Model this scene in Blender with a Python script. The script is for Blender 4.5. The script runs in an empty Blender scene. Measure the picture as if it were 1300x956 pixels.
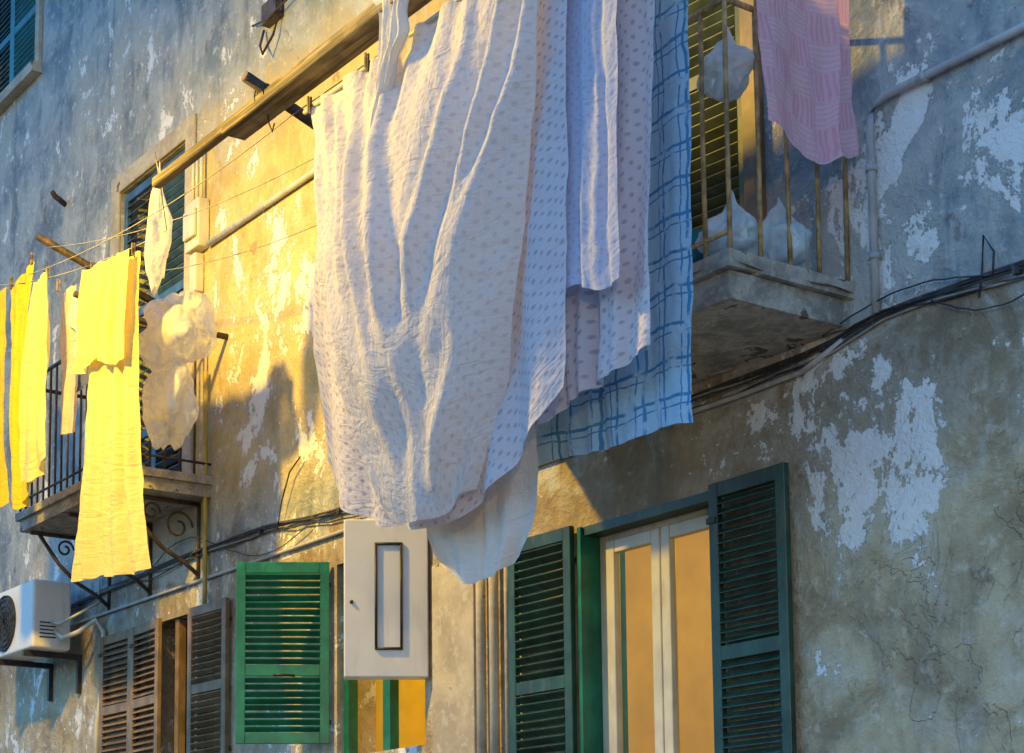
import bpy, bmesh, math, random
from mathutils import Vector, Matrix, noise
random.seed(7)
R=math.radians
scene=bpy.context.scene
scene.view_settings.view_transform='Standard'
scene.view_settings.look='None'
scene.view_settings.exposure=0
col=scene.collection

# ------------------------------------------------------------------ helpers
def empty(name, loc=(0,0,0)):
    e=bpy.data.objects.new(name,None); e.location=loc; e.empty_display_size=.2
    col.objects.link(e); return e
def finish(bm,name,mats,parent=None,smooth=False):
    bmesh.ops.recalc_face_normals(bm,faces=bm.faces[:])
    me=bpy.data.meshes.new(name); bm.to_mesh(me); bm.free()
    for m in mats: me.materials.append(m)
    if smooth:
        for p in me.polygons: p.use_smooth=True
    o=bpy.data.objects.new(name,me); col.objects.link(o)
    if parent: o.parent=parent
    return o
def box(bm,x0,x1,y0,y1,z0,z1,M=None,mat=0):
    vs=[]
    for x in (x0,x1):
        for y in (y0,y1):
            for z in (z0,z1):
                p=Vector((x,y,z))
                if M: p=M@p
                vs.append(bm.verts.new(p))
    for f in ((0,1,3,2),(4,6,7,5),(0,4,5,1),(2,3,7,6),(0,2,6,4),(1,5,7,3)):
        fc=bm.faces.new([vs[i] for i in f]); fc.material_index=mat
def tube(bm,pts,r,seg=8,mat=0,cap=True,smooth=True):
    pts=[Vector(p) for p in pts]; rings=[]
    n=len(pts)
    for i,p in enumerate(pts):
        t=(pts[min(i+1,n-1)]-pts[max(i-1,0)]).normalized()
        up=Vector((0,0,1)) if abs(t.z)<.9 else Vector((1,0,0))
        a=t.cross(up).normalized(); b=t.cross(a)
        rr=r[i] if isinstance(r,(list,tuple)) else r
        rings.append([bm.verts.new(p+rr*(a*math.cos(2*math.pi*k/seg)+b*math.sin(2*math.pi*k/seg))) for k in range(seg)])
    for i in range(n-1):
        for k in range(seg):
            f=bm.faces.new((rings[i][k],rings[i][(k+1)%seg],rings[i+1][(k+1)%seg],rings[i+1][k]))
            f.material_index=mat; f.smooth=smooth
    if cap:
        for rg in (rings[0],rings[-1]):
            f=bm.faces.new(rg); f.material_index=mat
def bevel_mod(o,w=.006,s=2):
    m=o.modifiers.new('bevel','BEVEL'); m.width=w; m.segments=s; m.limit_method='ANGLE'; m.angle_limit=R(40)
def catm(pts,t):
    n=len(pts)
    if t<=pts[0][0]: return pts[0][1]
    if t>=pts[-1][0]: return pts[-1][1]
    for i in range(n-1):
        if pts[i][0]<=t<=pts[i+1][0]:
            x0,y0=pts[i];x1,y1=pts[i+1]
            m0=(y1-pts[i-1][1])/(x1-pts[i-1][0]) if i>0 else (y1-y0)/(x1-x0)
            m1=(pts[i+2][1]-y0)/(pts[i+2][0]-x0) if i<n-2 else (y1-y0)/(x1-x0)
            h=x1-x0;s=(t-x0)/h
            return (2*s**3-3*s*s+1)*y0+(s**3-2*s*s+s)*h*m0+(-2*s**3+3*s*s)*y1+(s**3-s*s)*h*m1
def N(x,y,z=0): return noise.noise(Vector((x,y,z)))

# ------------------------------------------------------------------ material helpers
class NT:
    def __init__(s,name):
        s.m=bpy.data.materials.new(name); s.m.use_nodes=True; s.t=s.m.node_tree
        s.t.nodes.clear(); s.out=s.n('ShaderNodeOutputMaterial')
    def n(s,k,**kw):
        nd=s.t.nodes.new(k)
        for a,b in kw.items(): setattr(nd,a,b)
        return nd
    def l(s,a,b): s.t.links.new(a,b)
    def set(s,inp,v):
        if isinstance(v,bpy.types.NodeSocket): s.l(v,inp)
        else: inp.default_value=v
    def math(s,op,a,b=None,c=None,clamp=False):
        nd=s.n('ShaderNodeMath',operation=op,use_clamp=clamp)
        s.set(nd.inputs[0],a)
        if b is not None: s.set(nd.inputs[1],b)
        if c is not None: s.set(nd.inputs[2],c)
        return nd.outputs[0]
    def mix(s,f,a,b,mode='MIX'):
        nd=s.n('ShaderNodeMix',data_type='RGBA',blend_type=mode)
        s.set(nd.inputs[0],f)
        s.set(nd.inputs[6],a if not isinstance(a,tuple) else (*a,1) if len(a)==3 else a)
        s.set(nd.inputs[7],b if not isinstance(b,tuple) else (*b,1) if len(b)==3 else b)
        return nd.outputs[2]
    def noise(s,vec,scale,detail=4,rough=.55,dist=0):
        nd=s.n('ShaderNodeTexNoise'); nd.inputs['Scale'].default_value=scale
        nd.inputs['Detail'].default_value=detail; nd.inputs['Roughness'].default_value=rough
        nd.inputs['Distortion'].default_value=dist
        if vec is not None: s.l(vec,nd.inputs['Vector'])
        return nd.outputs['Fac']
    def ramp(s,v,a,b,smooth=True):
        nd=s.n('ShaderNodeMapRange',interpolation_type='SMOOTHSTEP' if smooth else 'LINEAR')
        s.set(nd.inputs[0],v); nd.inputs[1].default_value=a; nd.inputs[2].default_value=b
        nd.inputs[3].default_value=0; nd.inputs[4].default_value=1
        return nd.outputs[0]
    def scalev(s,vec,sc,off=(0,0,0)):
        nd=s.n('ShaderNodeMapping'); nd.inputs['Scale'].default_value=sc; nd.inputs['Location'].default_value=off
        s.l(vec,nd.inputs[0]); return nd.outputs[0]
    def coord(s,k='Object'): return s.n('ShaderNodeTexCoord').outputs[k]
    def bump(s,h,strength=.5,dist=.01,prev=None):
        nd=s.n('ShaderNodeBump'); nd.inputs['Strength'].default_value=strength
        nd.inputs['Distance'].default_value=dist; s.l(h,nd.inputs['Height'])
        if prev is not None: s.l(prev,nd.inputs['Normal'])
        return nd.outputs[0]
    def bsdf(s,color,rough=.6,normal=None,metal=0,spec=.4):
        nd=s.n('ShaderNodeBsdfPrincipled')
        s.set(nd.inputs['Base Color'],color if not isinstance(color,tuple) else (*color,1))
        s.set(nd.inputs['Roughness'],rough); nd.inputs['Metallic'].default_value=metal
        nd.inputs['Specular IOR Level'].default_value=spec
        if normal is not None: s.l(normal,nd.inputs['Normal'])
        return nd.outputs[0]
    def done(s,sh): s.l(sh,s.out.inputs['Surface']); return s.m

def paint(name,c,rough=.55,var=.35,scale=4,dirt=(.12,.1,.08),dirtamt=.5,metal=0):
    t=NT(name); P=t.coord()
    a=t.noise(P,scale,3); g=t.noise(t.scalev(P,(scale*4,scale*4,scale*.9)),1,4,.65)
    k=t.mix(t.ramp(a,.3,.7),tuple(v*(1-var) for v in c),tuple(min(1,v*(1+var*.5)) for v in c))
    k=t.mix(t.math('MULTIPLY',t.ramp(g,.52,.70),dirtamt),k,dirt)
    k=t.mix(t.math('MULTIPLY',t.ramp(g,.40,.30),dirtamt*.6),k,tuple(min(1,v*1.7+.03) for v in c))
    return t.done(t.bsdf(k,rough,None,metal))

# ---- facade plaster
def wall_mat():
    t=NT('old_plaster'); P=t.coord()
    sep=t.n('ShaderNodeSeparateXYZ'); t.l(P,sep.inputs[0]); X,Z=sep.outputs[0],sep.outputs[2]
    n_lo=t.noise(P,.6,3,.55,.3); n_md=t.noise(P,2.1,7,.68,.5); n_hi=t.noise(P,11,5,.7)
    streak=t.noise(t.scalev(P,(3.4,3,.6)),1,5,.65,.5)
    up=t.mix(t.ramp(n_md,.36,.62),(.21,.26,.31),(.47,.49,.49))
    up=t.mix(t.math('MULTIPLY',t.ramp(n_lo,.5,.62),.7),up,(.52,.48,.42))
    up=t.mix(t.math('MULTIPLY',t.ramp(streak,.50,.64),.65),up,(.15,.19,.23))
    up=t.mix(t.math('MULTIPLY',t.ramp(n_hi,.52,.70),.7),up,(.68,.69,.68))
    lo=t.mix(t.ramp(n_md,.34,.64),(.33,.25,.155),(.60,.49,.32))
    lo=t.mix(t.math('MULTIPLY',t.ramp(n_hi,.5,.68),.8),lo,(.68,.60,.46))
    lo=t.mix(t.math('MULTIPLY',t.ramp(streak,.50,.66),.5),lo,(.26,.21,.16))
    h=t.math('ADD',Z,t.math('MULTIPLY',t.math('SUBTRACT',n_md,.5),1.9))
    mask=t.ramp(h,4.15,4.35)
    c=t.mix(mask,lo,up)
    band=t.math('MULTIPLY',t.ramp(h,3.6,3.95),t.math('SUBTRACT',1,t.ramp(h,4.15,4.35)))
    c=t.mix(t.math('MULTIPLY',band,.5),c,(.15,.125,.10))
    lamp_yellow=t.math('MULTIPLY',t.math('MULTIPLY',t.ramp(X,-12.9,-11.4),t.math('SUBTRACT',1,t.ramp(X,-8,-6.8))),t.math('MULTIPLY',t.ramp(Z,4.4,5.0),t.math('SUBTRACT',1,t.ramp(h,7.3,8.0))))
    c=t.mix(t.math('MULTIPLY',lamp_yellow,.8),c,t.mix(t.ramp(n_md,.42,.58),(.66,.50,.18),(.46,.33,.12)))  # yellow pool of street-lamp light painted into the plaster colour
    dens=t.ramp(n_lo,.40,.60)
    def blob(cx,cz,rx,rz):
        a=t.math('DIVIDE',t.math('SUBTRACT',X,cx),rx); b=t.math('DIVIDE',t.math('SUBTRACT',Z,cz),rz)
        return t.ramp(t.math('ADD',t.math('MULTIPLY',a,a),t.math('MULTIPLY',b,b)),1.0,0)
    bl=t.math('MAXIMUM',blob(-5.15,3.75,.85,.6),t.math('MAXIMUM',blob(-4.7,4.95,.7,.9),blob(-10.3,5.9,.9,1.2)))
    fl=t.noise(t.scalev(P,(2.5,2.5,1.7),(3,1,5)),1,8,.74,.25)
    thr=t.math('SUBTRACT',.625,t.math('MULTIPLY',t.math('MAXIMUM',dens,bl),.078))
    thr=t.math('SUBTRACT',thr,t.math('MULTIPLY',bl,.06))
    flake=t.ramp(t.math('SUBTRACT',fl,thr),0,.010)
    sm=t.ramp(t.math('SUBTRACT',n_hi,t.math('SUBTRACT',.69,t.math('MULTIPLY',t.math('MAXIMUM',dens,bl),.08))),0,.010)
    flakes=t.math('MAXIMUM',flake,sm)
    haze=t.ramp(t.math('SUBTRACT',fl,thr),-.12,.0)
    c=t.mix(t.math('MULTIPLY',haze,.35),c,(.62,.60,.54))
    c=t.mix(t.math('MULTIPLY',flakes,.92),c,(.88,.87,.86))
    pit=t.ramp(t.math('SUBTRACT',fl,.36),.012,0)
    c=t.mix(t.math('MULTIPLY',pit,.55),c,(.17,.14,.12))
    # plates of lifted render low on the wall: stepped relief
    plate=t.ramp(t.math('SUBTRACT',t.noise(t.scalev(P,(3.2,3.2,2.6),(8,0,3)),1,5,.6,.6),.5),-.006,.008)
    lowm=t.math('MULTIPLY',t.ramp(X,-5.6,-4.9),t.math('SUBTRACT',1,t.ramp(h,3.3,3.8)))
    hgt=t.math('ADD',t.math('MULTIPLY',n_md,1.3),t.math('MULTIPLY',n_hi,.6))
    hgt=t.math('SUBTRACT',hgt,t.math('MULTIPLY',flakes,.22))
    hgt=t.math('ADD',hgt,t.math('MULTIPLY',t.math('MULTIPLY',plate,lowm),.22))
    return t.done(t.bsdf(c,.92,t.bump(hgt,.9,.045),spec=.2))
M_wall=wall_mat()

def concrete(name,a,b,sc=5,chip=.60):
    t=NT(name); P=t.coord(); n=t.noise(P,sc,5,.68,.4); m=t.noise(P,sc*6,3,.6)
    c=t.mix(t.ramp(n,.35,.65),a,b); c=t.mix(t.ramp(n,chip,chip+.02),c,(.15,.13,.11))
    c=t.mix(t.math('MULTIPLY',t.ramp(m,.52,.68),.5),c,(.6,.58,.52))
    h=t.math('SUBTRACT',t.math('ADD',n,t.math('MULTIPLY',m,.3)),t.ramp(n,chip,chip+.02))
    return t.done(t.bsdf(c,.9,t.bump(h,.7,.015),spec=.2))
M_slab=concrete('balcony_concrete',(.26,.25,.23),(.52,.50,.44))
M_trim=concrete('plaster_trim',(.38,.33,.27),(.54,.48,.38),3,.66)
M_green=paint('green_shutter_paint',(.022,.072,.048),.4,.5,5,(.13,.12,.08),.45)
M_green2=paint('bright_green_shutter_paint',(.012,.18,.11),.35,.35,6,(.05,.09,.05),.4)
M_olive=paint('olive_shutter_paint',(.10,.13,.075),.45,.4,5,(.16,.13,.08),.5)
M_teal=paint('teal_shutter_paint',(.02,.20,.26),.45,.3,5)
M_blue=paint('bluegrey_shutter_paint',(.05,.12,.24),.4,.4,5,(.18,.22,.32),.4)
M_brown=paint('brown_shutter_paint',(.25,.165,.09),.5,.4,5,(.09,.07,.05),.5)
M_cream=paint('cream_window_paint',(.62,.60,.50),.4,.15,4,(.3,.26,.2),.3)
M_white=paint('white_enamel',(.76,.75,.74),.4,.08,2,(.48,.44,.38),.35)
M_dark=paint('dark_metal',(.03,.03,.035),.5,.3,8)
M_iron=paint('rusty_iron',(.07,.055,.05),.6,.5,12,(.22,.11,.05),.6)
M_rail=paint('lit_rusty_rail',(.48,.33,.15),.55,.5,14,(.12,.08,.05),.7)  # rusty bars, yellow lamplight mixed into the base colour
M_pvc=paint('grey_conduit',(.48,.48,.50),.5,.2,6,(.22,.22,.22),.5)
M_cable=paint('cable_rubber',(.05,.052,.06),.55,.5,6,(.22,.21,.2),.5)
M_cable2=paint('pale_cable',(.36,.35,.34),.55,.3,6,(.15,.15,.14),.6)
M_yel=paint('yellow_gas_pipe',(.50,.38,.06),.5,.3,6,(.2,.14,.05),.5)
def wood(name,a,b):
    t=NT(name); P=t.coord(); n=t.noise(t.scalev(P,(1.2,22,22)),1,6,.65,.6)
    m=t.noise(P,4,3)
    c=t.mix(t.ramp(n,.38,.62),a,b); c=t.mix(t.math('MULTIPLY',t.ramp(m,.45,.65),.6),c,(.06,.05,.045))
    return t.done(t.bsdf(c,.8,t.bump(n,.8,.008)))
M_wood=wood('weathered_wood',(.08,.065,.05),(.30,.24,.16))
def simple(name,c,rough=.5): 
    t=NT(name); P=t.coord(); n=t.noise(P,6,2)
    return t.done(t.bsdf(t.mix(n,tuple(v*.8 for v in c),tuple(min(1,v*1.15) for v in c)),rough))
M_room=simple('warm_room_plaster',(.80,.62,.14),.8)
M_curtain=simple('net_curtain',(.85,.74,.35),.9)
M_darkroom=simple('dark_room',(.06,.05,.045),.9)
t=NT('window_glass'); tr=t.n('ShaderNodeBsdfTransparent'); tr.inputs[0].default_value=(.95,.95,.92,1)
gl=t.n('ShaderNodeBsdfGlossy'); gl.inputs['Roughness'].default_value=.04
mx=t.n('ShaderNodeMixShader'); mx.inputs[0].default_value=.018; t.l(tr.outputs[0],mx.inputs[1]); t.l(gl.outputs[0],mx.inputs[2])
M_glass=t.done(mx.outputs[0])
def plastic(name,colr,opac=.55):
    t=NT(name); P=t.coord(); n=t.noise(P,6,3,.6,.8)
    nor=t.bump(n,1,.03)
    tr=t.n('ShaderNodeBsdfTransparent')
    d=t.bsdf(colr,.22,nor,spec=.9)
    tl=t.n('ShaderNodeBsdfTranslucent'); tl.inputs[0].default_value=(*colr,1); t.l(nor,tl.inputs['Normal'])
    m1=t.n('ShaderNodeMixShader'); m1.inputs[0].default_value=.4; t.l(d,m1.inputs[1]); t.l(tl.outputs[0],m1.inputs[2])
    m2=t.n('ShaderNodeMixShader'); t.l(t.math('ADD',t.math('MULTIPLY',t.ramp(n,.35,.65),.4),opac-.2),m2.inputs[0])
    t.l(tr.outputs[0],m2.inputs[1]); t.l(m1.outputs[0],m2.inputs[2])
    return t.done(m2.outputs[0])
M_plas=plastic('clear_plastic_film',(.90,.90,.92),.66)
M_plas2=plastic('blueish_plastic_bag',(.76,.88,.94),.95)

def fabric(name,base,kind=None,c2=(.5,.45,.5),transl=.3,scale=1,amt=.75,bump=.011):
    t=NT(name); UV=t.coord('UV')
    c=base
    nz=t.n('ShaderNodeTexNoise'); nz.inputs['Scale'].default_value=6; nz.inputs['Detail'].default_value=3; t.l(UV,nz.inputs['Vector'])
    vm=t.n('ShaderNodeVectorMath',operation='MULTIPLY_ADD'); t.l(nz.outputs['Color'],vm.inputs[0]); vm.inputs[1].default_value=(.05,.05,0); t.l(UV,vm.inputs[2])
    sp=t.n('ShaderNodeSeparateXYZ'); t.l(vm.outputs[0],sp.inputs[0]); U,V=sp.outputs[0],sp.outputs[1]
    if kind=='dots':
        f=15*scale
        def dot(off,r):
            a=t.math('SUBTRACT',t.math('FRACT',t.math('ADD',t.math('MULTIPLY',U,f),off)),.5)
            b=t.math('SUBTRACT',t.math('FRACT',t.math('ADD',t.math('MULTIPLY',V,f),off)),.5)
            d=t.math('SQRT',t.math('ADD',t.math('MULTIPLY',a,a),t.math('MULTIPLY',b,b)))
            return t.math('SUBTRACT',1,t.ramp(d,r-.06,r+.05))
        k=t.math('MAXIMUM',dot(0,.16),dot(.5,.13))
        c=t.mix(t.math('MULTIPLY',k,amt),c,c2)
    elif kind=='check':
        def line(C,f,off,w):
            a=t.math('ABSOLUTE',t.math('SUBTRACT',t.math('FRACT',t.math('ADD',t.math('MULTIPLY',C,f),off)),.5))
            return t.math('SUBTRACT',1,t.ramp(a,w*.6,w))
        brk=t.ramp(t.noise(UV,14,2),.33,.5)
        k=t.math('MAXIMUM',t.math('MAXIMUM',line(U,6.5,0,.06),line(V,6.5,0,.06)),t.math('MAXIMUM',line(U,6.5,.24,.03),line(V,6.5,.24,.03)))
        c=t.mix(t.math('MULTIPLY',k,t.math('MULTIPLY',brk,amt)),c,c2)
    elif kind=='plaid':
        def band(C,f,off): return t.ramp(t.math('SINE',t.math('ADD',t.math('MULTIPLY',C,f),off)),-.1,.1)
        ck=t.math('ABSOLUTE',t.math('SUBTRACT',band(U,24,0),band(V,24,1)))
        st=t.mix(ck,t.math('MULTIPLY',band(U,260,0),1),t.math('MULTIPLY',band(V,260,0),1))
        c=t.mix(t.math('MULTIPLY',st,amt),c,c2)
        c=t.mix(t.math('MULTIPLY',ck,.25),c,(.9,.75,.8))
    f1=t.noise(t.scalev(UV,(20,6,1)),1,4,.6,1.2); f3=t.noise(t.scalev(UV,(4,9,1),(4,2,0)),1,3,.6,2)
    hgt=t.math('ADD',f1,t.math('MULTIPLY',f3,1.3))
    nor=t.bump(hgt,.9,bump)
    b=t.bsdf(c,.9,nor,spec=.12)
    tl=t.n('ShaderNodeBsdfTranslucent'); t.set(tl.inputs[0],c if not isinstance(c,tuple) else (*c,1)); t.l(nor,tl.inputs['Normal'])
    m=t.n('ShaderNodeMixShader'); m.inputs[0].default_value=transl; t.l(b,m.inputs[1]); t.l(tl.outputs[0],m.inputs[2])
    return t.done(m.outputs[0])
F_sheet=fabric('white_sheet_cotton',(.84,.80,.81),'dots',(.60,.55,.58),scale=.9,amt=.5,transl=.35,bump=.014)
F_dots=fabric('dotted_sheet_cotton',(.76,.73,.81),'dots',(.40,.33,.42),amt=.65)
F_lav=fabric('lavender_towel_cotton',(.58,.62,.82),'dots',(.46,.48,.68),scale=1.3)
F_check=fabric('blue_check_cotton',(.44,.70,.95),'check',(.02,.24,.60),amt=.85)
F_pink=fabric('pink_plaid_cotton',(.84,.44,.56),'plaid',(.92,.70,.80),amt=.45)
F_white=fabric('white_cotton',(.82,.81,.82))
F_yel=fabric('yellow_cotton',(.88,.63,.05))
F_cream=fabric('cream_cotton',(.86,.72,.30))
F_mauve=fabric('mauve_cotton',(.62,.56,.66))
F_navy=fabric('navy_cotton',(.12,.16,.36))

# ------------------------------------------------------------------ facade
building=empty('apartment_building')
openings=[(-7.08,-6.07,2.30,3.78),(-9.50,-8.52,2.75,4.00),(-12.25,-11.15,2.70,3.99),(-12.83,-11.66,4.96,7.70),
          (-6.95,-5.80,4.535,6.95),(-16.2,-14.70,9.60,11.6),(-20.2,-19.0,5,7.7),(-20.2,-19,9.6,11.6),(-2.6,-1.5,2.3,3.8),(-2.6,-1.5,5.6,7.6),(-11.9,-10.7,9.9,12),(-6.9,-5.8,8.9,11)]
bm=bmesh.new()
xs=sorted({-42,4,*[o[0] for o in openings],*[o[1] for o in openings]})
zs=sorted({0,15.5,*[o[2] for o in openings],*[o[3] for o in openings]})
for i in range(len(xs)-1):
    for j in range(len(zs)-1):
        cx=(xs[i]+xs[i+1])/2; cz=(zs[j]+zs[j+1])/2
        if any(o[0]<cx<o[1] and o[2]<cz<o[3] for o in openings): continue
        q=[(xs[i],0,zs[j]),(xs[i+1],0,zs[j]),(xs[i+1],0,zs[j+1]),(xs[i],0,zs[j+1])]
        bm.faces.new([bm.verts.new(p) for p in q])
for k,(a,b,c,d) in enumerate(openings):
    for q in (((a,0,c),(a,.3,c),(a,.3,d),(a,0,d)),((b,0,c),(b,0,d),(b,.3,d),(b,.3,c)),((a,0,d),(a,.3,d),(b,.3,d),(b,0,d)),((a,0,c),(b,0,c),(b,.3,c),(a,.3,c))):
        f=bm.faces.new([bm.verts.new(p) for p in q]); f.material_index=0
for q in (((4,0,0),(4,11,0),(4,11,15.5),(4,0,15.5)),((-42,0,0),(-42,0,15.5),(-42,11,15.5),(-42,11,0)),((-42,11,0),(-42,11,15.5),(4,11,15.5),(4,11,0)),((-42,0,15.5),(4,0,15.5),(4,11,15.5),(-42,11,15.5))):
    bm.faces.new([bm.verts.new(p) for p in q])
me=bpy.data.meshes.new('facade'); bmesh.ops.remove_doubles(bm,verts=bm.verts[:],dist=.0005); bm.to_mesh(me); bm.free()
me.materials.append(M_wall); fac=bpy.data.objects.new('facade',me); col.objects.link(fac); fac.parent=building
bm=bmesh.new(); box(bm,-42.2,4.2,-.45,11,15.51,15.75); box(bm,-42.1,4.1,-.25,-.004,15.2,15.5); finish(bm,'cornice',[M_trim],building)
for k,(a,b,c,d) in enumerate(openings):
    bm=bmesh.new()
    if k==0: x0,x1,z0,z1,dp=a-1.2,b+1.2,c-.9,d+.5,3.2
    else: x0,x1,z0,z1,dp=a-.02,b+.02,c-.02,d+.02,1.0
    y0=.31
    V=[bm.verts.new(p) for p in ((x0,y0,z0),(x1,y0,z0),(x1,y0,z1),(x0,y0,z1),(x0,dp,z0),(x1,dp,z0),(x1,dp,z1),(x0,dp,z1))]
    for f in ((4,5,6,7),(0,4,7,3),(1,2,6,5),(3,7,6,2),(0,1,5,4)): bm.faces.new([V[i] for i in f])
    finish(bm,'room_interior',[M_room if k in(0,1) else M_darkroom],building)

def shutter(name,w,h,mat,loc,rot=0,rails=(.5,),parent=building,th=.035,fr=.06,pitch=.045):
    bm=bmesh.new()
    box(bm,0,fr,-th/2,th/2,0,h); box(bm,w-fr,w,-th/2,th/2,0,h)
    zz=[0]+[r*h for r in rails]+[h]
    for i,z in enumerate(zz):
        a=z if i==0 else (z-fr*1.2 if i==len(zz)-1 else z-fr*.6)
        box(bm,fr,w-fr,-th/2+.002,th/2-.002,a,a+fr*1.2)
    for i in range(len(zz)-1):
        a=zz[i]+(fr*1.2 if i==0 else fr*.6); b=zz[i+1]-(fr*1.2 if i==len(zz)-2 else fr*.6)
        n=max(1,int((b-a)/pitch))
        for k in range(n):
            z_=a+(k+.5)*(b-a)/n
            M=Matrix.Translation((0,0,z_))@Matrix.Rotation(R(38+random.uniform(-4,4)),4,'X')@Matrix.Rotation(R(random.uniform(-.5,.5)),4,'Y')
            box(bm,fr-.004,w-fr+.004,-.026,.026,-.004,.004,M)
    for z in (h*.12,h*.88): box(bm,-.012,.05,-th/2-.008,-th/2,z-.015,z+.015,None,1)
    o=finish(bm,name,[mat,M_dark],parent)
    o.location=loc; o.rotation_euler=(0,0,R(rot)); bevel_mod(o,.003,1)
    return o
shutter('shutter',.50,1.50,M_green,(-6.07,-.045,2.29),-1.5,(.45,))
shutter('shutter',.52,1.50,M_green,(-7.10,-.045,2.29),181.5,(.45,))
bm=bmesh.new()
a,b,c,d=openings[0]; 
yf0,yf1=.10,.17
a2=a+.03
box(bm,a2,a2+.07,yf0,yf1,c,d-.002); box(bm,b-.07,b-.002,yf0,yf1,c,d-.002); box(bm,a2+.07,b-.07,yf0,yf1,d-.08,d-.002); box(bm,a2+.07,b-.07,yf0,yf1,c+.002,c+.07)
mid=(a2+b)/2
for (p,q) in ((a2+.075,mid-.004),(mid+.004,b-.075)):
    box(bm,p,p+.065,yf0-.025,yf0+.02,c+.075,d-.085); box(bm,q-.065,q,yf0-.025,yf0+.02,c+.075,d-.085)
    box(bm,p+.065,q-.065,yf0-.023,yf0+.018,d-.155,d-.085); box(bm,p+.065,q-.065,yf0-.023,yf0+.018,c+.075,c+.145)
o=finish(bm,'casement_window',[M_cream],building); bevel_mod(o,.006,2)
bm=bmesh.new()
for (p,q) in ((a2+.075,mid-.004),(mid+.004,b-.075)):
    box(bm,p+.06,q-.06,yf0-.003,yf0+.003,c+.14,d-.15)
finish(bm,'window_glass',[M_glass],building)
# net curtain drawn to one side inside the room
bm=bmesh.new()
n=60; rowa=[];rowb=[]
for i in range(n+1):
    x=-7.9+.42*i/n; y=.55+.03*math.sin(i*.9)+.01*math.sin(i*2.3)
    rowa.append(bm.verts.new((x,y,1.5))); rowb.append(bm.verts.new((x,y,4.1)))
for i in range(n): bm.faces.new((rowa[i],rowa[i+1],rowb[i+1],rowb[i]))
finish(bm,'curtain',[M_curtain],building,True)
bm=bmesh.new(); box(bm,a+.001,a+.028,-.03,.28,c+.01,d-.004); finish(bm,'jamb_board',[M_green2],building)
bm=bmesh.new(); box(bm,a+.03,b-.002,-.012,.09,d-.05,d-.003); finish(bm,'lintel_board',[M_green],building)
bm=bmesh.new(); box(bm,-7.15,-6.0,-.06,.10,2.25,2.298); finish(bm,'window_sill',[M_trim],building)
bm=bmesh.new(); a,b,c,d=openings[1]
box(bm,a+.002,a+.06,.05,.12,c,d-.003); box(bm,b-.06,b-.002,.05,.12,c,d-.003); box(bm,a+.06,b-.06,.05,.12,d-.06,d-.003)
box(bm,(a+b)/2-.04,(a+b)/2+.04,.052,.118,c,d-.06)
finish(bm,'window_frame',[M_green2],building)
s=shutter('green_shutter',.60,1.18,M_green2,(-9.545,-.03,2.84),237.7,(.40,))
bm=bmesh.new(); Ms=Matrix.Translation((-9.545,-.03,2.84))@Matrix.Rotation(R(237.7),4,'Z')
tube(bm,[Ms@Vector((.36,.035,.44)),Ms@Vector((.30,.045,.44)),Ms@Vector((.22,.035,.435))],.009,6); finish(bm,'shutter_latch',[M_dark],building)
shutter('shutter',.56,1.22,M_brown,(-13.01,-.04,2.78),1,(.5,),pitch=.05)
shutter('shutter',.54,1.22,M_brown,(-12.44,-.04,2.78),-3,(.5,),pitch=.05)
shutter('shutter',.55,1.22,M_brown,(-10.89,-.04,2.78),182,(.5,),pitch=.05)
bm=bmesh.new(); box(bm,-11.84,-11.78,.03,.09,2.7,3.985); box(bm,-11.53,-11.47,.03,.09,2.7,3.985); finish(bm,'window_frame',[M_brown],building)
shutter('door_shutter',.57,2.70,M_blue,(-12.81,.03,4.97),0,(.22,.6),pitch=.07)
shutter('door_shutter',.57,2.70,M_blue,(-11.67,.03,4.97),180,(.22,.6),pitch=.07)
bm=bmesh.new()
box(bm,-12.99,-12.84,-.03,-.002,4.96,7.86); box(bm,-11.65,-11.50,-.03,-.002,4.96,7.86); box(bm,-12.84,-11.65,-.03,-.002,7.705,7.86)
o=finish(bm,'door_surround',[M_trim],building); bevel_mod(o,.008,2)
shutter('door_shutter',.56,2.36,M_olive,(-6.93,.02,4.55),0,(.2,.55),pitch=.055)
shutter('door_shutter',.56,2.36,M_olive,(-5.815,.02,4.55),186,(.2,.55),pitch=.055)
bm=bmesh.new()
box(bm,-5.795,-5.70,-.05,-.002,4.535,7.05); box(bm,-7.05,-6.955,-.05,-.002,4.535,7.05); box(bm,-6.955,-5.795,-.05,-.002,6.955,7.05)
finish(bm,'door_frame',[M_brown],building)
shutter('shutter',.74,1.96,M_teal,(-16.18,.05,9.62),0,(.33,.66),pitch=.05)
shutter('shutter',.74,1.96,M_teal,(-14.71,.05,9.62),180,(.33,.66),pitch=.05)
bm=bmesh.new(); box(bm,-16.3,-14.6,-.10,-.003,9.50,9.60); box(bm,-14.69,-14.60,-.04,-.003,9.60,11.7); finish(bm,'window_sill',[M_trim],building)
for (a,b,c,d) in openings[6:]:
    w=(b-a)/2-.01
    shutter('shutter',w,d-c-.04,M_green,(a+.01,.04,c+.02),0,(.5,),pitch=.055); shutter('shutter',w,d-c-.04,M_green,(b-.01,.04,c+.02),180,(.5,),pitch=.055)

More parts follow.
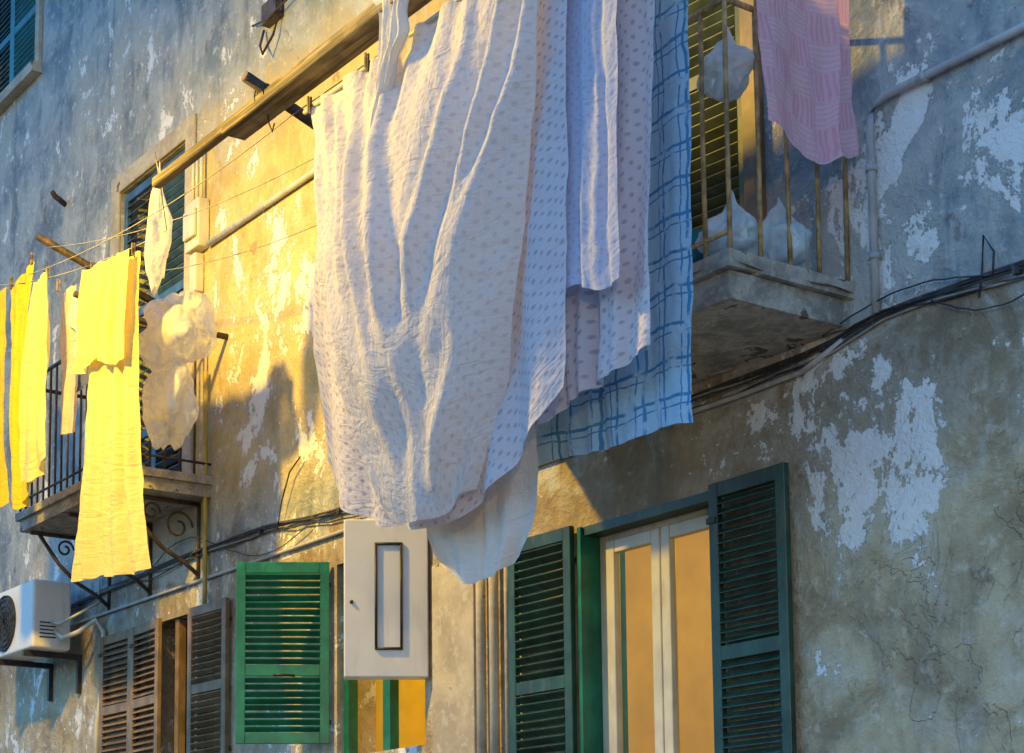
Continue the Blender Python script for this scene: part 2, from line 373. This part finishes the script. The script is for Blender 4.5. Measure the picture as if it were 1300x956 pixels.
# ------------------------------------------------------------------ balconies
def rail_bars(bm,pts,z0,z1,r=.011,mat=0):
    for (x,y) in pts:
        z_=(z0+z1)/2
        tube(bm,[(x,y,z0),(x+random.uniform(-.006,.006),y,z_),(x,y,z1)],r,6,mat)
balc=empty('balcony')
bm=bmesh.new()
box(bm,-7.35,-5.19,-.77,-.002,4.455,4.53)
box(bm,-7.32,-5.225,-.735,-.002,4.33,4.453)
bmesh.ops.subdivide_edges(bm,edges=bm.edges[:],cuts=14,use_grid_fill=True)
for v in bm.verts:
    k=N(v.co.x*7,v.co.y*7,v.co.z*7); e=N(v.co.x*2.2,v.co.y*2.2+4,v.co.z*5)
    if v.co.y<-.02:
        v.co+=Vector((-.010*k,.014*k,.004*k))
        if e>.28 and v.co.z<4.5: v.co+=Vector((-.02,.03,.012))
finish(bm,'slab',[M_slab],balc)
bm=bmesh.new()
fx=[-5.215-i*.145 for i in range(15)]; rail_bars(bm,[(x,-.735) for x in fx],4.5,5.66)
rail_bars(bm,[(-5.215,-.735+.18*i) for i in range(1,5)],4.5,5.66)
tube(bm,[(-7.3,-.735,5.66),(-5.215,-.735,5.66),(-5.215,0,5.66)],.016,8); tube(bm,[(-7.3,-.735,4.62),(-5.215,-.735,4.62)],.010,6)
finish(bm,'railing',[M_rail],balc)
balc2=empty('balcony')
bm=bmesh.new(); box(bm,-13.1,-11.2,-.77,-.002,4.89,4.95); box(bm,-13.07,-11.23,-.74,-.002,4.80,4.888)
finish(bm,'slab',[M_slab],balc2)
bm=bmesh.new()
rail_bars(bm,[(-11.24-i*.115,-.735) for i in range(17)],4.95,6.0,.010); rail_bars(bm,[(-11.24,-.735+.12*i) for i in range(1,6)],4.95,6.0,.010)
tube(bm,[(-13.08,0,6.0),(-13.08,-.735,6.0),(-11.24,-.735,6.0),(-11.24,0,6.0)],.016,8)
tube(bm,[(-13.08,-.735,5.05),(-11.24,-.735,5.05),(-11.24,0,5.05)],.010,6)
finish(bm,'railing',[M_iron],balc2)
bm=bmesh.new()
for x in (-11.4,-12.2,-12.95):
    tube(bm,[(x,0,4.78),(x,-.7,4.78)],.016,6); tube(bm,[(x,-.01,4.2),(x,-.01,4.78)],.016,6)
    tube(bm,[(x,-.01,4.25),(x,-.12,4.33),(x,-.3,4.42),(x,-.45,4.55),(x,-.62,4.77)],.016,6)
    for (cy,cz,rr) in ((-.18,4.60,.12),(-.40,4.68,.075)):
        tube(bm,[(x,cy+rr*(1-k/26)*math.cos(k*.42),cz+rr*(1-k/26)*math.sin(k*.42)) for k in range(20)],.010,6)
finish(bm,'scroll_brackets',[M_iron],balc2)

# ------------------------------------------------------------------ wall services
ac=empty('air_conditioner')
bm=bmesh.new(); box(bm,-14.25,-13.35,-.50,-.16,3.93,4.50); o=finish(bm,'casing',[M_white],ac); bevel_mod(o,.025,3)
bm=bmesh.new()
for rr in (.05,.10,.15,.20,.235): tube(bm,[(-13.95+rr*math.cos(k*.2618),-.515,4.21+rr*math.sin(k*.2618)) for k in range(25)],.005,5)
for k in range(12): tube(bm,[(-13.95,-.517,4.21),(-13.95+.235*math.cos(k*.5236),-.517,4.21+.235*math.sin(k*.5236))],.004,4)
finish(bm,'fan_grille',[M_dark],ac)
bm=bmesh.new(); bmesh.ops.create_cone(bm,cap_ends=True,segments=32,radius1=.24,radius2=.24,depth=.008,matrix=Matrix.Translation((-13.95,-.503,4.21))@Matrix.Rotation(R(90),4,'X')); finish(bm,'fan_opening',[M_dark],ac)
bm=bmesh.new()
for i in range(5): box(bm,-13.348,-13.344,-.44,-.30,4.02+i*.03,4.030+i*.03)
finish(bm,'side_vents',[M_dark],ac)
bm=bmesh.new()
for x in (-14.1,-13.5): box(bm,x-.02,x+.02,-.52,-.003,3.88,3.925); box(bm,x-.02,x+.02,-.04,-.003,3.6,3.88)
finish(bm,'brackets',[M_dark],ac)
bm=bmesh.new()
tube(bm,[(-13.35,-.3,4.08),(-13.2,-.3,4.0),(-13.1,-.2,4.05),(-13.05,-.08,4.15),(-13.0,-.03,4.05),(-12.98,-.03,3.7),(-13.1,-.03,3.3),(-13.1,-.03,2.6)],.022,8)
tube(bm,[(-13.35,-.34,4.15),(-13.22,-.32,4.12),(-13.12,-.2,4.2),(-13.1,-.03,4.3),(-13.1,-.03,4.5)],.012,8)
finish(bm,'hoses',[M_cream],ac)

cab=empty('metal_cabinet')
ang=57.7
Mc=Matrix.Translation((-8.44,-.03,3.14))@Matrix.Rotation(R(180+ang),4,'Z')
bm=bmesh.new(); box(bm,0,.50,-.12,0,0,.95,Mc)
o=finish(bm,'door_leaf',[M_white],cab); bevel_mod(o,.008,2)
bm=bmesh.new()
ring=[(.16,.17),(.31,.17),(.31,.80),(.16,.80)]
pts=[]
for i in range(5):
    x,z=ring[i%4]; pts.append(Mc@Vector((x,.006,z)))
for i in range(4): tube(bm,[pts[i],pts[i+1]],.009,6)
for p in pts[:4]: bmesh.ops.create_uvsphere(bm,u_segments=8,v_segments=6,radius=.0095,matrix=Matrix.Translation(p))
bmesh.ops.create_uvsphere(bm,u_segments=8,v_segments=6,radius=.012,matrix=Matrix.Translation(Mc@Vector((.455,.004,.45))))
finish(bm,'frame_handle',[M_dark],cab)
bm=bmesh.new(); box(bm,-8.40,-7.99,-.035,-.004,2.2,3.80); o=finish(bm,'wall_panel',[M_trim],cab); bevel_mod(o,.006,2)

ebox=empty('electrical_box')
bm=bmesh.new(); box(bm,-11.50,-11.28,-.10,-.003,6.72,7.10); box(bm,-11.48,-11.30,-.13,-.101,6.80,7.02); box(bm,-11.46,-11.36,-.08,-.003,6.40,6.70); o=finish(bm,'housings',[M_cream],ebox); bevel_mod(o,.01,2)
bm=bmesh.new()
for x in (-11.46,-11.40,-11.33): tube(bm,[(x,-.05,7.1),(x,-.05,7.45+random.uniform(-.2,.2))],.014,8)
finish(bm,'pipes',[M_cream],ebox)

def wobble(x0,x1,zf,y,n,amp,seed):
    return [(x0+(x1-x0)*i/n, y+.008*N(i*.31,seed,2), zf(x0+(x1-x0)*i/n)+amp*N(i*.17,seed,0)+amp*.3*N(i*.6,seed,5)) for i in range(n+1)]
bm=bmesh.new()
tube(bm,[(-11.25,-.03,6.73),(-9.9,-.03,6.73),(-8.6,-.03,6.72),(-7.5,-.03,6.72)],.022,10)
finish(bm,'conduit_pipe',[M_pvc])
bm=bmesh.new()
tube(bm,[(-5.05,-.03,4.34),(-5.05,-.03,5.18),(-5.045,-.03,5.24),(-5.01,-.03,5.285),(-4.95,-.03,5.30),(-4.2,-.03,5.30),(-1,-.03,5.31),(3.9,-.03,5.30)],.019,10)
for p in ((-5.05,-.03,4.6),(-5.05,-.03,5.0)): tube(bm,[Vector(p)-Vector((0,0,.015)),Vector(p)+Vector((0,0,.015))],.026,10)
for p in ((-4.75,-.03,5.30),(-4.2,-.03,5.30)): tube(bm,[Vector(p)-Vector((.015,0,0)),Vector(p)+Vector((.015,0,0))],.026,10)
finish(bm,'conduit_pipe',[M_pvc])
bm=bmesh.new(); tube(bm,[(-11.25,-.04,5.75),(-11.25,-.04,5.2),(-11.24,-.04,4.2),(-11.24,-.04,3.9)],.018,8); finish(bm,'gas_pipe',[M_yel])
bm=bmesh.new()
for x in (-7.90,-7.78,-7.66): tube(bm,[(x,-.05,2.2),(x,-.05,3.5),(x,-.05,3.72+random.uniform(-.05,.08))],.028 if x<-7.7 else .016,8)
finish(bm,'drain_pipe',[M_trim])

zc=lambda x: catm([(-42,4.35),(-14,4.36),(-11.1,4.42),(-9.5,4.34),(-8,4.28),(-6.2,4.25),(-5.4,4.27),(-5.0,4.33),(-4.3,4.31),(4,4.35)],x)
cab_l=empty('power_cables')
for i in range(5):
    bm=bmesh.new()
    tube(bm,wobble(-40,3.9,lambda x:zc(x)-.011*i+.02,-.015-.008*(i%3),300,.018+.012*i,i*3.1),(.009,.006,.005,.007,.005)[i],6)
    finish(bm,'cable_%d'%i,[M_cable2 if i==3 else M_cable],cab_l)
bm=bmesh.new()
tube(bm,[(-40,-.02,4.22),(-8,-.02,4.20),(-5.9,-.02,4.19),(-5.5,-.02,4.20),(-5.25,-.02,4.28)],.013,8); finish(bm,'thin_pipe',[M_pvc],cab_l)
bm=bmesh.new()
for (x,z,w,h,s) in ((-4.9,4.32,.9,.08,1),(-4.4,4.30,.7,.12,-1),(-10.3,4.35,1.2,.13,-1),(-11.6,4.43,1.0,.12,1)):
    tube(bm,[(x-w/2+w*k/16,-.04,z+s*h*math.sin(math.pi*k/16)+.01*N(k*.6,x)) for k in range(17)],.004,5)
tube(bm,[(-4.52,-.03,4.25),(-4.5,-.03,4.36),(-4.48,-.04,4.5),(-4.44,-.03,4.42),(-4.45,-.03,4.33)],.005,5)
tube(bm,[(-10.2,-.04,4.36),(-10.12,-.05,4.55),(-10.02,-.05,4.72),(-9.9,-.04,4.80)],.006,5)
for k in range(40):
    x=-38+k*1.02; bmesh.ops.create_cube(bm,size=.03,matrix=Matrix.Translation((x,-.02,zc(x))))
finish(bm,'loops_and_clips',[M_cable],cab_l)
wk=empty('wall_wire')
bm=bmesh.new()
tube(bm,[(-10.45,-.02,8.05),(-10.4,-.08,7.9),(-10.33,-.1,7.8),(-10.25,-.06,7.92),(-10.2,-.03,8.1),(-10.2,-.02,8.6)],.010,6)
tube(bm,[(-10.6,-.03,8.15),(-10.3,-.08,8.05),(-9.9,-.05,8.12),(-9.4,-.05,8.3)],.008,6)
box(bm,-10.4,-10.2,-.07,-.003,8.05,8.2)
finish(bm,'wire_loop',[M_iron],wk)
bm=bmesh.new(); tube(bm,[(-14.0,0,8.02),(-13.95,-.12,8.05),(-13.92,-.16,8.07)],.025,6); finish(bm,'wall_bracket',[M_iron])

# ------------------------------------------------------------------ poles and lines
bm=bmesh.new()
box(bm,-9.15,-4.3,-1.53,-1.47,6.06,6.12)
o=finish(bm,'wooden_beam',[M_wood]); bevel_mod(o,.006,1)
bm=bmesh.new()
Mb=Matrix.Translation((-8.2,-1.50,6.005))@Matrix.Rotation(R(.3),4,'Y')
box(bm,0,3.9,-.075,.075,0,.05,Mb)
o=finish(bm,'wooden_plank',[M_wood]); bevel_mod(o,.006,1)
bm=bmesh.new(); tube(bm,[(-7.86,-1.62,6.19),(-7.86,-1.2,6.04),(-7.86,0,5.62)],.032,10)
for k in range(5): tube(bm,[(-7.86+.05*math.cos(a*.6),-1.5+.012*k-.03,6.10+.075*math.sin(a*.6)) for a in range(12)],.006,5)
tube(bm,[(-7.86,-1.48,6.03),(-7.84,-1.48,5.95),(-7.82,-1.47,5.90),(-7.80,-1.47,5.94)],.005,5)
finish(bm,'clothesline_pole',[M_iron])
bm=bmesh.new(); tube(bm,[(-11.94,0,6.43),(-11.98,-.5,6.61),(-12.0,-1.08,6.82)],.03,8); finish(bm,'clothesline_pole',[M_iron])
bm=bmesh.new(); tube(bm,[(-11.0,0,5.95),(-10.95,-.7,5.92),(-10.9,-1.25,6.0)],.024,8); finish(bm,'clothesline_pole',[M_iron])
bm=bmesh.new(); tube(bm,[(-7.52,-1.45,5.89),(-6.4,-1.45,5.885),(-4.4,-1.45,5.88)],.012,8); finish(bm,'drying_rod',[M_pvc])
bm=bmesh.new()
def line(p,q,sag=.05,r=.0035,n=24):
    p=Vector(p);q=Vector(q)
    tube(bm,[p.lerp(q,i/n)-Vector((0,0,sag*4*(i/n)*(1-i/n))) for i in range(n+1)],r,5)
line((-12.6,-1.2,6.6),(-9.6,-1.2,6.02),.08)
line((-12,-1.0,6.75),(-7.86,-1.0,5.97),.12); line((-12,-.6,6.62),(-7.86,-.6,5.83),.15); line((-11.6,-1.3,6.35),(-7.86,-1.3,6.07),.1)
line((-7.86,-1.2,6.03),(-4.3,-1.2,6.03),.02); line((-7.86,-1.0,5.96),(-4.3,-1.0,6.0),.02); line((-7.86,-1.32,6.05),(-4.3,-1.32,6.0),.02)
line((-14.5,-1.2,6.7),(-12.6,-1.2,6.6),.03); line((-14.5,-1.2,6.7),(-17.5,0,7.2),.1); 
line((-9.1,-1.5,6.1),(-9.6,-1.2,6.02),.01)
line((-5.05,-1.0,5.98),(-5.05,0,5.95),.0)
finish(bm,'clotheslines',[M_cable2])

# ------------------------------------------------------------------ laundry
def cloth(name,mat,y0,L,Rr,top,bot,nu,nv,fold,parent=None,axis='x'):
    bm=bmesh.new(); uvl=bm.loops.layers.uv.new('UVMap'); G=[]; UVs={}
    for j in range(nv+1):
        v=j/nv; row=[]
        for i in range(nu+1):
            u=i/nu
            x=catm(L,v)*(1-u)+catm(Rr,v)*u
            z=catm(top,u)*(1-v)+catm(bot,u)*v
            dx,dy,dz=fold(u,v,x,z)
            if axis=='x': p=Vector((x+dx,y0+dy,z+dz))
            else: p=Vector((y0+dy,x+dx,z+dz))
            vert=bm.verts.new(p); row.append(vert)
            UVs[vert]=(catm(L,0)+(catm(Rr,0)-catm(L,0))*u, (catm(bot,.5)-catm(top,.5))*v)
        G.append(row)
    for j in range(nv):
        for i in range(nu):
            f=bm.faces.new((G[j][i],G[j+1][i],G[j+1][i+1],G[j][i+1])); f.smooth=True
            for lp in f.loops: lp[uvl].uv=UVs[lp.vert]
    return finish(bm,name,[mat],parent,True)
def hang(k,amp,seed,pinch=.25,noi=.010,hem=.012):
    def f(u,v,x,z):
        ph=2*math.pi*k*u+2.6*N(u*2,v*1.3,seed)+1.1*N(u*5,v*2,seed+3)
        s=math.sin(ph); a=amp*(pinch+(1-pinch)*min(1,v*1.4))*(.35+1.4*abs(N(u*3,seed*1.7,1)))
        s=s-.25*math.cos(2*ph)
        dy=a*(s+.35*math.sin(2.3*ph+1))+noi*N(x*9,z*4,seed)+noi*.7*N(x*22,z*9,seed)
        dx=.35*a*math.cos(ph)*v+noi*N(u*2,v*6,seed+7)
        dz=hem*v*v*s+(-.018*math.sin(math.pi*((u*k)%1)))*(1-v)**3
        return dx,dy,dz
    return f
sheet=empty('bed_sheet')
BOT=[(0,4.02),(.04,3.86),(.19,3.66),(.40,3.54),(.60,3.50),(.79,3.63),(.92,3.80),(1,3.92)]
def back_fold(u,v,x,z):
    ph=2*math.pi*6.2*u+1.5*N(u*3,v*1.2,2)
    a=.030*(.3+.7*v)
    return .012*math.cos(ph)*v+.012*N(v*5,u,4), a*math.sin(ph)+.012*N(x*8,z*4,1)+.005*N(x*20,z*12,1), .012*v*math.sin(ph)
cloth('back_layer',F_dots,-1.38,[(0,-7.48),(.35,-7.50),(.6,-7.53),(1,-7.43)],[(0,-5.50),(.5,-5.53),(1,-5.58)],[(0,5.885),(1,5.88)],BOT,120,100,back_fold,sheet)
# tension creases fan out of both upper pegs and sweep down into the belly of the sheet
CR=[(.02,.28,.065,.05),(.06,.40,.08,.055),(.13,.52,.07,.05),(.24,.60,.06,.05),(.42,.66,.05,.05),(.97,.80,.05,.05),(.90,.70,.055,.05),(.76,.62,.04,.05)]
def swag(u,v,x,z):
    dy=-.27*math.sin(math.pi*min(1,v*.93))**1.1*math.sin(math.pi*u)**.9
    for i,(u0,u1,am,wd) in enumerate(CR):
        c=u0+(u1-u0)*(v**1.25)+.03*N(v*3,i*5)
        w_=wd*(.35+1.1*v)*(1+.3*N(v*4,i*7+2))
        q=(u-c)/w_
        sg=1 if u1>u0 else -1
        amp=am*(.45+.55*math.sin(math.pi*min(1,v*1.0)))*min(1,v*10+.2)
        dy-=amp*(math.exp(-q*q)-.6*math.exp(-((q*sg-1.5)**2)*1.2))
    g=math.exp(-v*6)
    dy+=.022*g*math.sin(2*math.pi*9*u+3*N(u*6,3))
    hb=max(0,(v-.5)/.5)
    dy-=.024*hb*math.sin(2*math.pi*(3.2*v+1.1*(2*u-1)**2)+1.6*N(u*3,v*2,6))
    dy+=.020*N(x*3.2+z*1.5,z*3-x,5)+.006*N(x*11+z*5,z*9,5)
    ed=min(u,1-u)
    if ed<.07: dy+=.08*(1-ed/.07)**2*v
    return .01*N(v*4,u*3,2), dy, 0
cloth('front_layer',F_sheet,-1.46,[(0,-7.44),(.3,-7.33),(.6,-7.20),(.85,-6.98),(1,-6.80)],[(0,-5.56),(.25,-5.62),(.5,-5.74),(.8,-5.92),(1,-6.12)],[(0,5.895),(1,5.89)],
      [(0,3.72),(.2,3.57),(.5,3.50),(.8,3.50),(1,3.60)],180,150,swag,sheet)
cloth('white_cloth',F_white,-1.23,[(0,-6.92),(.4,-6.84),(.8,-6.80),(1,-6.66)],[(0,-5.85),(.5,-5.93),(.85,-5.98),(1,-6.08)],[(0,4.3),(1,4.3)],[(0,3.40),(.15,3.30),(.4,3.25),(.7,3.25),(1,3.30)],70,60,hang(2.2,.045,12))
cloth('hanging_cloth',F_white,-1.575,[(0,-6.72),(.12,-6.63),(.25,-6.64),(.38,-6.66),(.6,-6.70),(1,-6.74)],[(0,-6.32),(.15,-6.42),(.3,-6.42),(.38,-6.50),(.6,-6.60),(1,-6.68)],[(0,6.12),(1,6.12)],[(0,5.06),(1,5.10)],36,80,hang(2.5,.03,21,.7))
cloth('dotted_sheet',F_dots,-1.20,[(0,-6.1),(1,-6.06)],[(0,-5.14),(.5,-5.17),(1,-5.20)],[(0,6.03),(1,6.03)],[(0,3.82),(.15,3.86),(.5,3.95),(.8,4.00),(1,4.04)],100,100,hang(3.7,.04,31))
cloth('lavender_towel',F_lav,-1.33,[(0,-5.74),(.5,-5.75),(1,-5.76)],[(0,-5.20),(.5,-5.23),(1,-5.235)],[(0,6.0),(1,6.0)],[(0,4.36),(.1,4.34),(.3,4.36),(.6,4.33),(.8,4.28),(1,4.31)],80,90,hang(2.6,.030,41))
cloth('checked_tablecloth',F_check,-1.0,[(0,-6.55),(1,-6.48)],[(0,-5.16),(.4,-5.165),(.7,-5.175),(1,-5.19)],[(0,5.98),(1,5.98)],[(0,3.79),(.3,3.78),(.6,3.75),(.9,3.76),(1,3.74)],110,100,hang(4,.03,51,.3,.012,.006))
cloth('pink_towel',F_pink,-5.03,[(0,-.73),(.5,-.72),(1,-.69)],[(0,-.15),(.5,-.14),(1,-.12)],[(0,5.95),(1,5.93)],[(0,5.05),(.3,4.98),(.55,4.94),(.8,4.98),(1,5.04)],60,70,hang(1.7,.028,61,.6,.012,.008),None,'y')
cloth('yellow_towel',F_yel,-1.2,[(0,-12.75),(1,-12.8)],[(0,-12.30),(1,-12.22)],[(0,6.56),(1,6.5)],[(0,4.70),(1,4.80)],30,60,hang(2,.04,71))
cloth('yellow_towel',F_yel,-1.2,[(0,-12.22),(.3,-12.18),(1,-12.12)],[(0,-11.78),(.3,-11.85),(.7,-11.85),(1,-11.66)],[(0,6.46),(1,6.54)],[(0,4.80),(.5,4.70),(1,4.86)],36,70,hang(2.2,.05,81))
cloth('cream_towel',F_cream,-1.30,[(0,-11.50),(.15,-11.62),(.5,-11.66),(1,-11.72)],[(0,-11.26),(.3,-11.22),(1,-11.20)],[(0,6.26),(1,6.30)],[(0,4.85),(.5,4.80),(1,4.92)],30,60,hang(1.6,.045,91))
cloth('mauve_shirt',F_mauve,-1.12,[(0,-11.44),(.5,-11.44),(1,-11.42)],[(0,-11.16),(.4,-11.10),(1,-11.14)],[(0,6.20),(1,6.20)],[(0,5.15),(1,5.10)],24,50,hang(1.6,.04,101))
cloth('navy_shirt',F_navy,-1.1,[(0,-11.15),(.2,-11.25),(.35,-11.16),(1,-11.2)],[(0,-10.85),(.2,-10.78),(1,-10.86)],[(0,5.96),(1,6.0)],[(0,5.40),(1,5.42)],24,36,hang(1.5,.035,111))
cloth('white_shirt',F_white,-1.16,[(0,-11.12),(.3,-11.22),(.6,-11.08),(1,-11.08)],[(0,-10.86),(1,-10.84)],[(0,6.05),(1,6.12)],[(0,5.62),(1,5.58)],20,30,hang(1.5,.03,115))
ys=empty('yellow_bedcover')
cloth('lower_fall',F_cream,-1.20,[(0,-10.72),(.3,-10.80),(1,-10.93)],[(0,-9.99),(.3,-10.02),(.75,-9.95),(1,-9.80)],[(0,6.10),(1,6.02)],[(0,4.00),(.4,3.96),(.8,3.90),(1,3.90)],70,100,hang(3.1,.06,121),ys)
cloth('upper_fall',F_cream,-1.265,[(0,-10.74),(.5,-10.80),(1,-10.90)],[(0,-10.0),(.5,-10.02),(1,-10.06)],[(0,6.115),(1,6.035)],[(0,5.44),(.2,5.38),(.5,5.42),(.8,5.30),(1,5.32)],60,50,hang(2.7,.045,131),ys)
bm=bmesh.new()
for (x,y,z) in [(-7.44,-1.47,5.9),(-6.9,-1.47,5.9),(-6.1,-1.47,5.9),(-10.68,-1.22,6.12),(-10.04,-1.22,6.04),(-12.2,-1.2,6.5),(-11.8,-1.2,6.56),(-11.5,-1.2,6.36),(-11.3,-1.2,6.2),(-12.5,-1.2,6.58)]:
    box(bm,x-.007,x+.007,y-.012,y-.004,z-.05,z+.04); box(bm,x-.007,x+.007,y+.004,y+.012,z-.05,z+.04)
finish(bm,'clothes_pegs',[M_wood])

# ------------------------------------------------------------------ plastic bags
def bag(name,mat,c,rx,ry,rz,seed,crump=.3,neck=True,parent=None,sub=5):
    bm=bmesh.new(); bmesh.ops.create_icosphere(bm,subdivisions=sub,radius=1)
    for v in bm.verts:
        d=v.co.normalized()
        k=1+crump*noise.noise(d*1.3+Vector((seed,0,0)))*1.3
        ang=math.atan2(d.y,d.x)
        k+=crump*.12*(1-2*abs(math.sin(ang*3+2*noise.noise(d*1.5))))*(.4+abs(d.z))
        k-=crump*.30*abs(noise.noise(d*2.2+Vector((seed,seed,0))))*2
        p=d*k
        if neck and d.z>.3:
            q=(d.z-.3)/.7; p.x*=(1-.8*q); p.y*=(1-.8*q); p.z+=.45*q*q
        v.co=Vector((c[0]+p.x*rx,c[1]+p.y*ry,c[2]+p.z*rz))
    return finish(bm,name,[mat],parent,True)
hb=empty('plastic_bag')
bag('bag_body',M_plas,(-10.20,-.80,5.60),.34,.22,.27,3,.38,False,hb)
bag('bag_tail',M_plas,(-10.30,-.80,5.20),.24,.15,.36,9,.35,True,hb)
bb=empty('plastic_bag')
bag('bottle_film',M_plas,(-9.72,-1.2,6.02),.085,.085,.33,5,.35,True,bb,4)
bm=bmesh.new(); tube(bm,[(-9.72,-1.2,6.4),(-9.68,-1.25,6.55),(-9.1,-1.5,6.1)],.004,5); finish(bm,'string',[M_cable2],bb)
b3=empty('plastic_bag'); bag('bag',M_plas2,(-5.36,-.58,4.68),.14,.13,.13,11,.3,True,b3)
b4=empty('plastic_bag'); bag('bag',M_plas2,(-5.35,-.30,4.69),.15,.13,.15,15,.3,True,b4)
b5=empty('plastic_bag'); bag('bag',M_plas2,(-5.34,-.60,5.42),.12,.12,.13,19,.3,True,b5)
b6=empty('bucket'); bm=bmesh.new(); tube(bm,[(-5.66,-.5,4.535),(-5.66,-.5,4.78)],[.09,.12],20); finish(bm,'pail',[M_teal],b6,True)

# ------------------------------------------------------------------ street, lamps
t=NT('street_basalt'); P=t.coord()
vo=t.n('ShaderNodeTexVoronoi',feature='DISTANCE_TO_EDGE'); vo.inputs['Scale'].default_value=2.2; t.l(P,vo.inputs['Vector'])
n=t.noise(P,1.3,3); c=t.mix(n,(.05,.048,.045),(.10,.095,.09)); c=t.mix(t.ramp(vo.outputs[0],0,.05),(.02,.02,.02),c)
M_street=t.done(t.bsdf(c,.6))
bm=bmesh.new(); bm.faces.new([bm.verts.new(p) for p in ((-300,-300,0),(300,-300,0),(300,300,0),(-300,300,0))]); finish(bm,'street',[M_street])
bm=bmesh.new(); box(bm,-42,4,-.9,-.003,.004,.13); finish(bm,'pavement',[M_slab])

t=NT('sodium_bulb'); em=t.n('ShaderNodeEmission'); em.inputs[0].default_value=(1,.62,.12,1); em.inputs[1].default_value=12; M_bulb=t.done(em.outputs[0])
def street_lamp(x,y,z,armx,power,colr,rad=.14):
    """z = height of the light; a flat-bottomed hood cuts off light going upwards"""
    e=empty('street_lamp')
    bm=bmesh.new(); tube(bm,[(x+armx,y-.6,0),(x+armx,y-.6,1),(x+armx,y-.6,z+.05)],[.10,.06,.045],12)
    tube(bm,[(x+armx,y-.6,z+.05),(x+armx*.6,y-.35,z+.40),(x,y,z+.40)],.025,8)
    tube(bm,[(x,y,z+.43),(x,y,z+.32),(x,y,z+.18),(x,y,z+.04)],[.04,.10,.28,.36],24,0,False)
    finish(bm,'post',[M_dark],e)
    bm=bmesh.new(); bmesh.ops.create_uvsphere(bm,u_segments=16,v_segments=10,radius=.045,matrix=Matrix.Translation((x,y,z+.22))); finish(bm,'bulb',[M_bulb],e,True)
    ld=bpy.data.lights.new('lamp_light','POINT'); ld.energy=power; ld.color=colr; ld.shadow_soft_size=rad
    lo=bpy.data.objects.new('lamp_light',ld); lo.location=(x,y,z); col.objects.link(lo); lo.parent=e
street_lamp(-9.5,-3.9,7.35,0,1900,(1,.60,.01))
street_lamp(1.5,-6.6,3.8,.5,620,(1,.66,.28),.2)
for (loc,en) in (((-6.6,1.8,3.9),36),((-9.0,.7,3.7),6)):
    ld=bpy.data.lights.new('ceiling_lamp','POINT'); ld.energy=en; ld.color=(1,.74,.03); ld.shadow_soft_size=.15
    lo=bpy.data.objects.new('ceiling_lamp_light',ld); lo.location=loc; col.objects.link(lo); lo.parent=building

# ------------------------------------------------------------------ sky + sun (dusk, sun low behind the house)
w=bpy.data.worlds.new('World'); scene.world=w; w.use_nodes=True
nt=w.node_tree; bg=nt.nodes['Background']; sk=nt.nodes.new('ShaderNodeTexSky'); sk.sky_type='NISHITA'; sk.sun_disc=False
el,az=R(5),R(20)
sk.sun_elevation=el; sk.sun_rotation=az; sk.ozone_density=4.2; sk.dust_density=.4
nt.links.new(sk.outputs[0],bg.inputs[0]); bg.inputs[1].default_value=.74
sd=bpy.data.lights.new('sun','SUN'); sd.energy=.5; sd.angle=R(12); sd.color=(1,.86,.7)
so=bpy.data.objects.new('sun',sd); col.objects.link(so)
dirv=Vector((math.sin(az)*math.cos(el),math.cos(az)*math.cos(el),math.sin(el)))
so.rotation_euler=dirv.to_track_quat('Z','Y').to_euler()

# ------------------------------------------------------------------ camera
cd=bpy.data.cameras.new('camera'); cam=bpy.data.objects.new('camera',cd); col.objects.link(cam)
cd.sensor_width=36; cd.lens=62.17; cd.shift_x=.1692; cd.shift_y=.3392; cd.clip_end=2000; cd.clip_start=.05
cam.location=(0,-6,1.7)
th=math.atan(253/2245); a=math.atan(1430/math.hypot(2245,253))
f=Vector((-math.cos(a)*math.cos(th),math.sin(a)*math.cos(th),math.sin(th)))
cam.rotation_euler=f.to_track_quat('-Z','Y').to_euler()
scene.camera=cam
